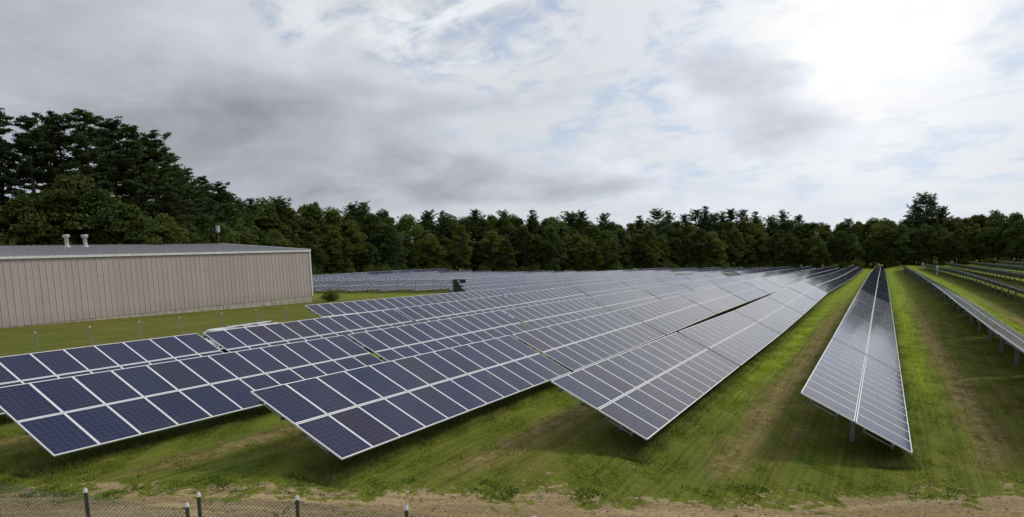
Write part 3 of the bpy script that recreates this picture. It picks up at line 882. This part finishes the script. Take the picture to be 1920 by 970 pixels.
# dark windscreen at the fence end
o = link('wind_screen', None, None, (-58.0, 97.0, g1(-58, 97)))
tag(o, 'dark green screen panel at the end of the lawn fence', 'screen')
b = MB()
for k in range(3): b.bar((0.1 + k * 1.5, -k * 0.7, 0.05), (0.1 + k * 1.5, -k * 0.7, 2.25), 0.05, 0.05, 'fence_green', up=(0, 1, 0))
link('frame', b.mesh('screen_frame'), o)
for k in range(2):
    b = MB(); p0 = Vector((0.1 + k * 1.5, -k * 0.7, 1.12)); p1 = Vector((0.1 + (k + 1) * 1.5, -(k + 1) * 0.7, 1.12)); d = (p1 - p0) * 0.03
    b.bar(p0 + d, p1 - d, 0.02, 2.1, 'screen_green'); link('panel', b.mesh('screen_panel'), o)

# ------------------------------------------------------------------ front chain-link fence
def front_fence(pts, H, label, first_gate=False):
    o = link('chain_link_fence', None, None, (pts[0][0], pts[0][1], g1(*pts[0])))
    tag(o, label, 'fence', None)
    ox_, oy_, oz_ = o.location
    for k, (x, y) in enumerate(pts):
        z = g1(x, y) - oz_
        b = MB(); rad = 0.042
        b.tube([(0, 0, -0.4), (0, 0, H + 0.06)], 0.035, 'fence_green', 12)
        p = link('post', b.mesh('fence_post', True), o, (x - ox_, y - oy_, z), (R(random.gauss(0, 0.6)), R(random.gauss(1.0, 0.6)), 0))
        b = MB(); b.tube([(0, 0, H + 0.055), (0, 0, H + 0.075), (0, 0, H + 0.12), (0, 0, H + 0.145)], [0.042, 0.044, 0.034, 0.010], 'cap_white', 12)
        link('cap', b.mesh('post_cap', True), p)
    for (x0, y0_), (x1, y1_) in zip(pts[:-1], pts[1:]):
        L = math.hypot(x1 - x0, y1_ - y0_); a = math.atan2(y1_ - y0_, x1 - x0)
        z0, z1 = g1(x0, y0_) - oz_, g1(x1, y1_) - oz_
        sag = random.uniform(0.01, 0.04)
        me = chain(L, H - 0.02, 0.056, 0.0045, lambda t: z0 + (z1 - z0) * t / L + 0.03 - sag * math.sin(math.pi * min(max(t / L, 0), 1)), 'fence_wire', 'chain_mesh')
        w = link('wire_mesh', me, o, (x0 - ox_, y0_ - oy_, 0), (0, 0, a)); w['kind'] = 'stuff'
    return o
FH = 1.15
front_fence([(-18.3, 8.05), (-15.85, 8.35), (-13.4, 8.62), (-11.25, 9.08)], FH, 'short green chain-link fence stretch leading up to the gate gap')
front_fence([(-11.35, 9.42), (-9.75, 10.25), (-7.72, 10.85), (-5.55, 11.65), (-3.4, 12.5)], FH + 0.055, 'green chain-link fence stretch along the wide sandy track')

# ------------------------------------------------------------------ white van behind the second row
def cyl_y(b, c, r, w, mt, n=18):
    b.tube([(c[0], c[1] - w / 2, c[2]), (c[0], c[1] + w / 2, c[2])], r, mt, n)
def profile_body(prof, half_w, mt, taper=0.0):
    """side profile (x, z) extruded across y; upper corners drawn in by taper"""
    b = MB(); n = len(prof); zmax = max(p[1] for p in prof); zmin = min(p[1] for p in prof)
    def yy(z): return half_w - taper * max(0.0, (z - 1.0) / (zmax - 1.0))
    Lf = [(x, -yy(z), z) for x, z in prof]; Rt = [(x, yy(z), z) for x, z in prof]
    b.face(list(reversed(Lf)), mt) ; b.face(Rt, mt)
    for k in range(n):
        k2 = (k + 1) % n
        b.face([Lf[k], Lf[k2], Rt[k2], Rt[k]], mt)
    return b
vx, vy = -34.6, 33.0
van = link('utility_van', None, None, (vx, vy, g1(vx, vy)), (0, 0, R(-90)))       # nose towards the track
tag(van, 'white van with dark windscreen and roof bars parked behind the solar tables', 'van')
VH = -3.72 + HC - g1(vx, vy) - 0.12
k = VH / 2.2
prof = [(-2.5, 0.35 * k), (-2.5, 1.0 * k), (-2.42, 2.05 * k), (-2.2, 2.2 * k), (1.75, 2.2 * k), (1.98, 2.14 * k), (2.32, 1.30 * k), (2.72, 1.12 * k), (2.85, 0.9 * k), (2.85, 0.35 * k)]
link('body', profile_body(prof, 0.95, 'van_white', 0.14).mesh('van_body'), van)
b = MB()
ws = [(2.015, 2.07 * k), (2.29, 1.40 * k)]
b.face([(ws[0][0] + 0.015, -0.74, ws[0][1]), (ws[1][0] + 0.015, -0.86, ws[1][1]), (ws[1][0] + 0.015, 0.86, ws[1][1]), (ws[0][0] + 0.015, 0.74, ws[0][1])], 'dark_glass')
link('windscreen', b.mesh('windscreen'), van)
for s in (-1, 1):
    b = MB(); b.face([(0.7, s * 0.905, 1.4 * k), (2.05, s * 0.905, 1.4 * k), (1.85, s * 0.84, 2.0 * k), (0.7, s * 0.84, 2.0 * k)], 'dark_glass'); link('side_window', b.mesh('side_window'), van)
    for x in (-1.6, 1.85):
        b = MB(); cyl_y(b, (x, s * 0.86, 0.34), 0.34, 0.24, 'black_rubber'); link('wheel', b.mesh('wheel', True), van)
for x in (-1.7, -0.5, 0.7):
    b = MB(); b.box((x, 0, 2.2 * k + 0.05), (0.06, 1.6, 0.05), 'dark_steel')
    for s in (-1, 1): b.box((x, s * 0.72, 2.2 * k + 0.012), (0.08, 0.06, 0.06), 'dark_steel')
    link('roof_bar', b.mesh('roof_bar'), van)
b = MB(); b.box((-0.2, 0.35, 2.2 * k + 0.10), (3.4, 0.35, 0.05), 'cap_white'); link('ladder_board', b.mesh('ladder_board'), van)
b = MB(); b.box((2.9, 0, 0.5 * k), (0.12, 1.8, 0.22), 'black_rubber'); link('bumper', b.mesh('bumper'), van)

# ------------------------------------------------------------------ small truck and cabinets in the field
tx, ty = -33.3, 140.0
tr = link('flatbed_truck', None, None, (tx, ty, g1(tx, ty)), (0, 0, R(8)))
tag(tr, 'small white and red truck carrying tan boards among the solar rows', 'truck')
b = profile_body([(-2.1, 0.5), (-2.1, 1.0), (-1.9, 1.35), (-1.6, 1.95), (-0.7, 1.95), (-0.6, 1.9), (-0.6, 0.5)], 0.9, 'van_white', 0.1); link('cab', b.mesh('truck_cab'), tr)
b = MB(); b.box((0.95, 0, 1.30), (2.9, 1.85, 0.75), 'red_paint'); b.box((-0.40, 0, 1.30), (0.18, 1.86, 0.76), 'blue_paint'); link('bed', b.mesh('truck_bed'), tr)
for q in range(3):
    b = MB(); b.box((0.2, -0.55 + q * 0.55, 1.98), (3.2, 0.5, 0.14), 'tan_wood'); link('board', b.mesh('board'), tr)
b = MB(); b.box((0.6, 0, 1.80), (0.1, 1.7, 0.22), 'dark_steel'); b.box((1.9, 0, 1.80), (0.1, 1.7, 0.22), 'dark_steel'); link('rack', b.mesh('rack'), tr)
for s in (-1, 1):
    b = MB(); b.face([(-1.74, s * 0.87, 1.42), (-0.8, s * 0.87, 1.42), (-0.8, s * 0.83, 1.85), (-1.55, s * 0.83, 1.85)], 'dark_glass'); link('side_window', b.mesh('truck_window'), tr)
    for x in (-1.35, 1.5):
        b = MB(); cyl_y(b, (x, s * 0.8, 0.38), 0.38, 0.24, 'black_rubber'); link('wheel', b.mesh('wheel', True), tr)
cx_, cy_ = -29.9, 164.0
o = link('equipment_cabinet', None, None, (cx_, cy_, g1(cx_, cy_)), (0, 0, R(4)))
tag(o, 'pale equipment cabinet on a pad in a gap among the solar rows', 'cabinet')
b = MB(); b.box((0, 0, 0.0), (5.0, 3.0, 0.5), 'concrete'); link('pad', b.mesh('pad'), o)
for q in range(2):
    b = MB(); b.box((-1.1 + q * 2.1, 0, 1.05), (2.0, 1.6, 1.6), 'cabinet_pale'); body = link('cabinet_body', b.mesh('cabinet_body'), o)
    b = MB(); b.box((-1.1 + q * 2.1 - 0.5, -0.815, 1.05), (0.9, 0.03, 1.4), 'cabinet_pale'); b.box((-1.1 + q * 2.1 + 0.5, -0.815, 1.05), (0.9, 0.03, 1.4), 'cabinet_pale'); link('door', b.mesh('cabinet_door'), body)
b = MB()
for s in (-1, 1): b.bar((1.7 + s * 0.7, 0, 1.6), (1.7, 0, 2.25), 0.9, 0.06, 'dark_steel', up=(0, 0, 1))
b.box((1.7, 0, 1.2), (0.5, 0.8, 1.0), 'tan_wood'); link('hood', b.mesh('hood'), o)
for k, (ux, uy) in enumerate(((11.0, 193.0), (11.0, 262.0))):
    o = link('utility_post', None, None, (ux, uy, g1(ux, uy)))
    tag(o, ['pale grey utility post with box between second and third open-backed rows', 'farther pale grey utility post with box near the end of its row'][k], 'utility post')
    b = MB(); b.box((0, 0, 0.95), (0.28, 0.28, 2.5), 'trim_white'); link('post', b.mesh('utility_post'), o)
    b = MB(); b.box((0.0, -0.26, 1.5), (0.5, 0.22, 0.8), 'lamp_grey'); link('box', b.mesh('utility_box'), o)

# ------------------------------------------------------------------ trees
def leaf_quads(P, size, flat, rs, up_bias=0.0):
    n = len(P)
    nrm = rs.normal(size=(n, 3)); nrm[:, 2] = np.abs(nrm[:, 2]) * (1 + flat * 2) + flat
    nrm /= np.linalg.norm(nrm, axis=1)[:, None]
    a = np.cross(nrm, rs.normal(size=(n, 3))); a /= np.linalg.norm(a, axis=1)[:, None]
    b = np.cross(nrm, a)
    s = size * rs.uniform(0.6, 1.35, n)[:, None]
    el_ = rs.uniform(0.45, 0.8, n)[:, None]
    V = np.stack([P - a * s, P - b * s * el_, P + a * s, P + b * s * el_], 1).reshape(-1, 3)
    return V
def foliage(name, P, size, flat, mt, rs):
    V = leaf_quads(P, size, flat, rs)
    F = np.arange(len(V)).reshape(-1, 4)
    me = raw_mesh(name, V, F, [mt])
    a = me.attributes.new('rnd', 'FLOAT', 'FACE')
    a.data.foreach_set('value', rs.random(len(F)).astype(np.float32))
    return me
def broad_tree(seed, H, Wd, nleaf, lsize, base=0.14):
    rs = np.random.default_rng(seed)
    b = MB()
    lean = rs.normal(0, 0.02, 2)
    b.tube([(0, 0, -0.5), (lean[0] * H * .3, lean[1] * H * .3, H * 0.3), (lean[0] * H, lean[1] * H, H * 0.82)], [0.022 * H, 0.016 * H, 0.004 * H], 'bark', 7)
    cl = []
    nb = 54
    for k in range(nb):
        t = base + (1 - base) * ((k + 0.5) / nb)
        env = (math.sin(math.pi * min(1, (t - base) / (1 - base) * 0.82 + 0.16)) ** 0.6)
        ang = k * 2.4 + rs.uniform(-.5, .5)
        rad = Wd / 2 * env * rs.uniform(0.35, 0.95)
        if t > 0.88: rad *= 0.55
        c = np.array([math.cos(ang) * rad, math.sin(ang) * rad, t * H * 0.93])
        r = Wd * rs.uniform(0.075, 0.155)
        cl.append((c, r))
        z0 = max(0.18, t - 0.22) * H
        b.tube([(lean[0] * z0, lean[1] * z0, z0), tuple(c * np.array([.55, .55, 1]) - np.array([0, 0, 0.03 * H])), tuple(c)], [0.008 * H, 0.005 * H, 0.002 * H], 'bark', 4, False)
    P = []
    per = nleaf // nb
    for c, r in cl:
        d = rs.normal(size=(per, 3)); d /= np.linalg.norm(d, axis=1)[:, None]
        d[:, 2] = np.where(d[:, 2] < -0.3, d[:, 2] * 0.3, d[:, 2])
        rr = r * (0.45 + 0.65 * rs.random(per) ** 0.7)[:, None]
        P.append(c + d * rr * np.array([1.15, 1.15, 0.85]))
    P = np.concatenate(P)
    return b.mesh('broadleaf_trunk'), foliage('broadleaf_crown', P, lsize, 0.3, 'leaf_broad', rs)
def pine_tree(seed, H, Wd, base, nleaf, lsize, open_=0.5, pw=0.62, fl=0.10):
    """white pine: whorls of long level limbs with flat plumes of needles and gaps between"""
    rs = np.random.default_rng(seed)
    b = MB()
    b.tube([(0, 0, -0.5), (0, 0, H * 0.5), (0, 0, H * 0.98)], [0.016 * H, 0.011 * H, 0.002 * H], 'bark', 7)
    P = []; limbs = []
    t = base
    while t < 0.985:
        nl = rs.integers(3, 6)
        u = (t - base) / (1 - base)
        env = (1 - u) ** pw * (0.45 + 0.55 * min(1, u / 0.18 + 0.35)) * rs.uniform(0.78, 1.15)
        a0 = rs.uniform(0, 6.28)
        for q in range(nl):
            if rs.random() < 0.2 * open_: continue
            a = a0 + q * 6.283 / nl + rs.uniform(-.4, .4)
            Ln = Wd / 2 * env * rs.uniform(0.55, 1.2) + 0.25
            z0 = t * H + rs.uniform(-0.25, 0.25); dz_ = Ln * (rs.uniform(-0.04, 0.22) + 0.45 * u)
            e = np.array([math.cos(a) * Ln, math.sin(a) * Ln, z0 + dz_])
            b.tube([(0, 0, z0), (e[0] * .55, e[1] * .55, z0 + dz_ * 0.35), tuple(e)], [0.0045 * H * (1 - 0.6 * u), 0.003 * H * (1 - 0.6 * u), 0.001 * H], 'bark', 4, False)
            limbs.append((np.array([0, 0, z0]), e, Ln, dz_, u))
        t += rs.uniform(0.020, 0.048) * (1.0 if u < 0.75 else 0.65)
    tot = sum(l[2] for l in limbs)
    for s0, e, Ln, dz_, u in limbs:
        n = max(14, int(nleaf * Ln / tot))
        k = max(4, int(Ln / 0.30))
        ts = rs.uniform(0.28 if u < .75 else 0.02, 1.05, k)
        cen = np.stack([e[0] * ts, e[1] * ts, s0[2] + dz_ * (0.4 * ts + 0.6 * ts ** 2)], 1)
        side = np.array([-e[1], e[0], 0]) / max(Ln, 0.1)
        cen += side * rs.normal(0, 0.16 * Ln + 0.08, k)[:, None] * (1.1 - 0.5 * ts)[:, None]
        idx = rs.integers(0, k, n)
        P.append(cen[idx] + rs.normal(size=(n, 3)) * np.array([0.40, 0.40, fl * 1.6]) * (0.5 + 0.05 * Ln) + np.array([0, 0, 0.08]))
    P = np.concatenate(P)
    return b.mesh('pine_trunk'), foliage('pine_crown', P, lsize, 0.5, 'leaf_pine', rs)

BROAD = [broad_tree(11 + k, 16.0, (10.5, 9.0, 12.0, 8.0, 11.0)[k], 9700, 0.25, (0.10, 0.06, 0.12, 0.05, 0.08)[k]) for k in range(5)] + [broad_tree(18, 16.0, 7.0, 7000, 0.25, 0.20), broad_tree(19, 16.0, 13.0, 10500, 0.25, 0.16)]
PINE = [pine_tree(31 + k, 20.0, (10.5, 9.0, 11.5, 9.0, 10.0)[k], (0.22, 0.12, 0.30, 0.2, 0.25)[k], 10000, 0.21, 0.4, (0.50, 0.62, 0.42, 0.58, 0.48)[k], 0.13) for k in range(5)]
BPINE = [pine_tree(51 + k, 25.0, (13.0, 11.0, 14.0, 12.0)[k], (0.16, 0.10, 0.26, 0.20)[k], 44000, 0.155, 1.1, (0.55, 0.7, 0.5, 0.62)[k], 0.075) for k in range(4)]
NEARB = [broad_tree(71 + k, 14.0, (9.5, 10.5)[k], 15000, 0.22, 0.06) for k in range(2)]
def bush_mesh(seed, H, Wd, nleaf, lsize):
    rs = np.random.default_rng(seed); b = MB(); P = []
    for k in range(22):
        a = rs.uniform(0, 6.28); r = Wd / 2 * math.sqrt(rs.random()) * 0.9
        h = H * (0.35 + 0.6 * rs.random()) * (1 - 0.45 * (2 * r / Wd) ** 2)
        c = np.array([math.cos(a) * r, math.sin(a) * r, h])
        b.tube([(0, 0, -0.2), tuple(c * np.array([.4, .4, .5])), tuple(c)], [0.05, 0.03, 0.012], 'bark', 4, False)
        n = nleaf // 22
        t = rs.random(n)[:, None] ** 0.6
        P.append(c * (0.25 + 0.75 * t) + rs.normal(size=(n, 3)) * np.array([0.17, 0.17, 0.13]) * Wd * 0.6)
    P = np.concatenate(P); P[:, 2] = np.maximum(P[:, 2], 0.05)
    return b.mesh('bush_stem'), foliage('bush_crown', P, lsize, 0.2, 'leaf_broad', rs)
BUSH = [bush_mesh(81, 4.0, 4.6, 2300, 0.17), bush_mesh(82, 3.4, 5.2, 2300, 0.17)]
def tree(kind, var, x, y, scale, label, group, name, sz=1.0):
    tm, cm = kind[var % len(kind)]
    o = link(name, None, None, (x, y, g1(x, y)), (0, 0, random.uniform(0, 6.28)))
    o.scale = (scale, scale, scale * sz)
    link('trunk', tm, o); link('crown', cm, o)
    return tag(o, label, 'tree' if name != 'bush' else 'bush', group)
def az_pt(azd, dist): return math.sin(R(azd)) * dist, math.cos(R(azd)) * dist
# skyline measured off the photograph: azimuth, elevation of the tree tops
SKY = np.array([(-70, 9.6), (-58.8, 9.6), (-55.3, 9.7), (-52.5, 9.4), (-51.2, 8.6), (-49.8, 6.6), (-48.5, 5.8), (-46.5, 5.0), (-44.7, 4.5), (-43.3, 4.4), (-38.8, 3.9), (-34.1, 3.2),
                (-28.5, 3.1), (-24.5, 2.8), (-18.5, 2.05), (-12.7, 1.9), (-7.1, 1.7), (-3.2, 1.3), (2.6, 1.35), (4.5, 1.3), (7.3, 1.35), (20, 1.5)])
def sky_el(a): return float(np.interp(a, SKY[:, 0], SKY[:, 1]))
# line of the wood's edge: azimuth -> distance
EDGE = np.array([(-72, 112), (-60, 116), (-52, 120), (-50.5, 150), (-47, 176), (-42, 196), (-36, 212), (-31, 232), (-26, 236), (-20, 254), (-13, 282), (-7, 305), (0, 322), (8, 318), (20, 330)])
def edge(a): return float(np.interp(a, EDGE[:, 0], EDGE[:, 1]))
SHAPE = ['rounded', 'tapering', 'wide', 'narrow', 'spreading', 'slim', 'sprawling']
PSHAPE = ['ragged', 'pointed', 'full', 'slender', 'open']
def where(a):
    return 'beyond the far block' if a < -30 else ('past the long rows' if a < -3 else 'behind the open-backed rows')
def place_by_top(kind, H, var, a, dist, el_deg, label, group, name, jit=0.06, lim=(0.4, 1.9)):
    x, y = az_pt(a, dist); z = g1(x, y)
    top = HC + dist * math.tan(R(el_deg))
    h = max(3.0, (top - z)) * random.uniform(1 - jit, 1 + jit * 0.4)
    s = min(max(h / H, lim[0]), lim[1])
    s2 = min(max(s, 0.72), 1.35)
    if kind is BROAD: label = label.format(SHAPE[var % len(BROAD)], where(a))
    elif kind is PINE: label = label.format(PSHAPE[var % len(PINE)], where(a))
    elif kind is BPINE: label = label.format(['broad', 'tall tapering', 'high-crowned', 'shaggy'][var % 4])
    elif kind is NEARB: label = label.format(['rounded', 'wide'][var % 2])
    o = tree(kind, var, x, y, s2, label, group, name, s / s2)
# front edge of the far wood: broadleaf trees, branches down to the ground
a = -49.0; k = 0
while a < 13:
    d_ = edge(a) + random.uniform(-3, 4)
    f = random.uniform(0.42, 0.80)
    place_by_top(BROAD, 16.0, k * 3 + random.randint(0, 1), a, d_, sky_el(a) * f - (1 - f) * 0.6, '{} leafy tree at the front edge of the wood, {}', 'broadleaf trees along the wood edge', 'broadleaf_tree')
    a += math.degrees(random.uniform(3.8, 6.0) / d_); k += 1
a = -49.5
while a < 13:
    d_ = edge(a) + random.uniform(8, 14)
    place_by_top(BROAD, 16.0, k, a, d_, sky_el(a) * random.uniform(0.90, 1.0), '{} tall broadleaf tree behind the wood edge, {}', 'taller broadleaf trees in the wood', 'broadleaf_tree')
    a += math.degrees(random.uniform(4.5, 6.5) / d_); k += 1
a = -50
while a < 13:
    d_ = edge(a) + random.uniform(20, 28)
    place_by_top(BROAD, 16.0, k, a, d_, sky_el(a) * random.uniform(0.94, 1.03), '{} broadleaf tree deep in the wood, top showing, {}', 'broadleaf trees deep in the wood', 'broadleaf_tree')
    a += math.degrees(random.uniform(5, 7.5) / d_); k += 1
# pines that stand above the far canopy
PTOP = [(-46.6, 5.1), (-45.2, 4.7), (-43.3, 4.75), (-40.6, 4.25), (-38.1, 4.15), (-37.3, 4.1), (-35.6, 3.55), (-32.4, 3.45), (-31.4, 3.5), (-28.9, 3.55), (-26.8, 3.5), (-24.6, 3.2),
        (-21.9, 3.1), (-21.5, 3.0), (-20.9, 3.05), (-19.2, 2.75), (-16.6, 2.45), (-15.3, 2.8), (-14.5, 2.65), (-13.3, 2.45), (-12.5, 2.55),
        (-11.8, 2.65), (-11.2, 2.35), (-10.6, 2.5), (-10.0, 2.5), (-9.2, 2.4), (-8.3, 2.3), (-7.2, 2.0), (-6.5, 2.3), (-5.4, 1.95), (-2.2, 1.5), (1.95, 2.4), (2.35, 2.8), (2.9, 2.75), (3.5, 2.1), (6.4, 1.6)]
for q, (a, e) in enumerate(PTOP):
    if 1.5 < a < 3.7: lab, grp = 'tall {} pine standing well above the canopy, {}', 'cluster of tall pines over the canopy'
    else: lab, grp = 'dark {} pine top above the broadleaf canopy, {}', 'pines over the far canopy'
    place_by_top(PINE, 20.0, q, a, edge(a) + random.uniform(10, 18), e - (0.18 if a < -18 else 0.05) + random.uniform(-0.18, 0.08), lab, grp, 'pine_tree', 0.03)
# big pines close behind the shed
for q, (a, e, dd_) in enumerate([(-70, 9.6, 116), (-67, 9.8, 112), (-64.5, 9.7, 118), (-62, 9.8, 114), (-60, 9.9, 121), (-58.3, 9.9, 115), (-56.6, 10.0, 120), (-55.1, 10.1, 117), (-53.6, 9.7, 123), (-52.4, 9.5, 118), (-51.2, 9.2, 124),
                                 (-50.3, 7.6, 128), (-49.4, 6.6, 150), (-48.2, 6.2, 158), (-47.2, 5.7, 168),
                                 (-65.8, 9.0, 136), (-61, 9.2, 138), (-57.4, 9.3, 140), (-54.2, 9.1, 142), (-51.9, 8.6, 140)]):
    place_by_top(BPINE, 25.0, q, a, dd_, e, 'big {} white pine with level limbs behind the shed', 'big pines behind the shed', 'white_pine', 0.02)
for q, (a, e, dd_) in enumerate([(-66, 5.2, 106), (-62.4, 5.6, 108), (-59, 4.8, 107), (-56.2, 6.2, 110), (-54.8, 5.6, 108), (-53.0, 4.4, 107), (-50.9, 3.6, 112), (-49.5, 3.3, 118), (-48.4, 3.6, 124), (-47.3, 3.1, 132), (-46.0, 3.0, 142), (-44.9, 2.6, 150), (-43.6, 2.5, 160)]):
    place_by_top(NEARB, 14.0, q, a, dd_, e, '{} bright leafy tree before the big pines behind the shed', 'leafy trees behind the shed', 'broadleaf_tree')
# scrub that closes the foot of the wood
a = -49
while a < 13:
    d_ = edge(a) - random.uniform(2, 6)
    x, y = az_pt(a, d_)
    tree(BUSH, random.randint(0, 1), x, y, random.uniform(0.6, 1.25), 'low bush along the foot of the far wood', 'bushes at the foot of the wood', 'bush')
    a += math.degrees(random.uniform(3.2, 6.5) / d_)
o = tree(BUSH, 1, -65.4, 77.8, 0.48, 'small green bush at the corner of the metal shed', None, 'bush')
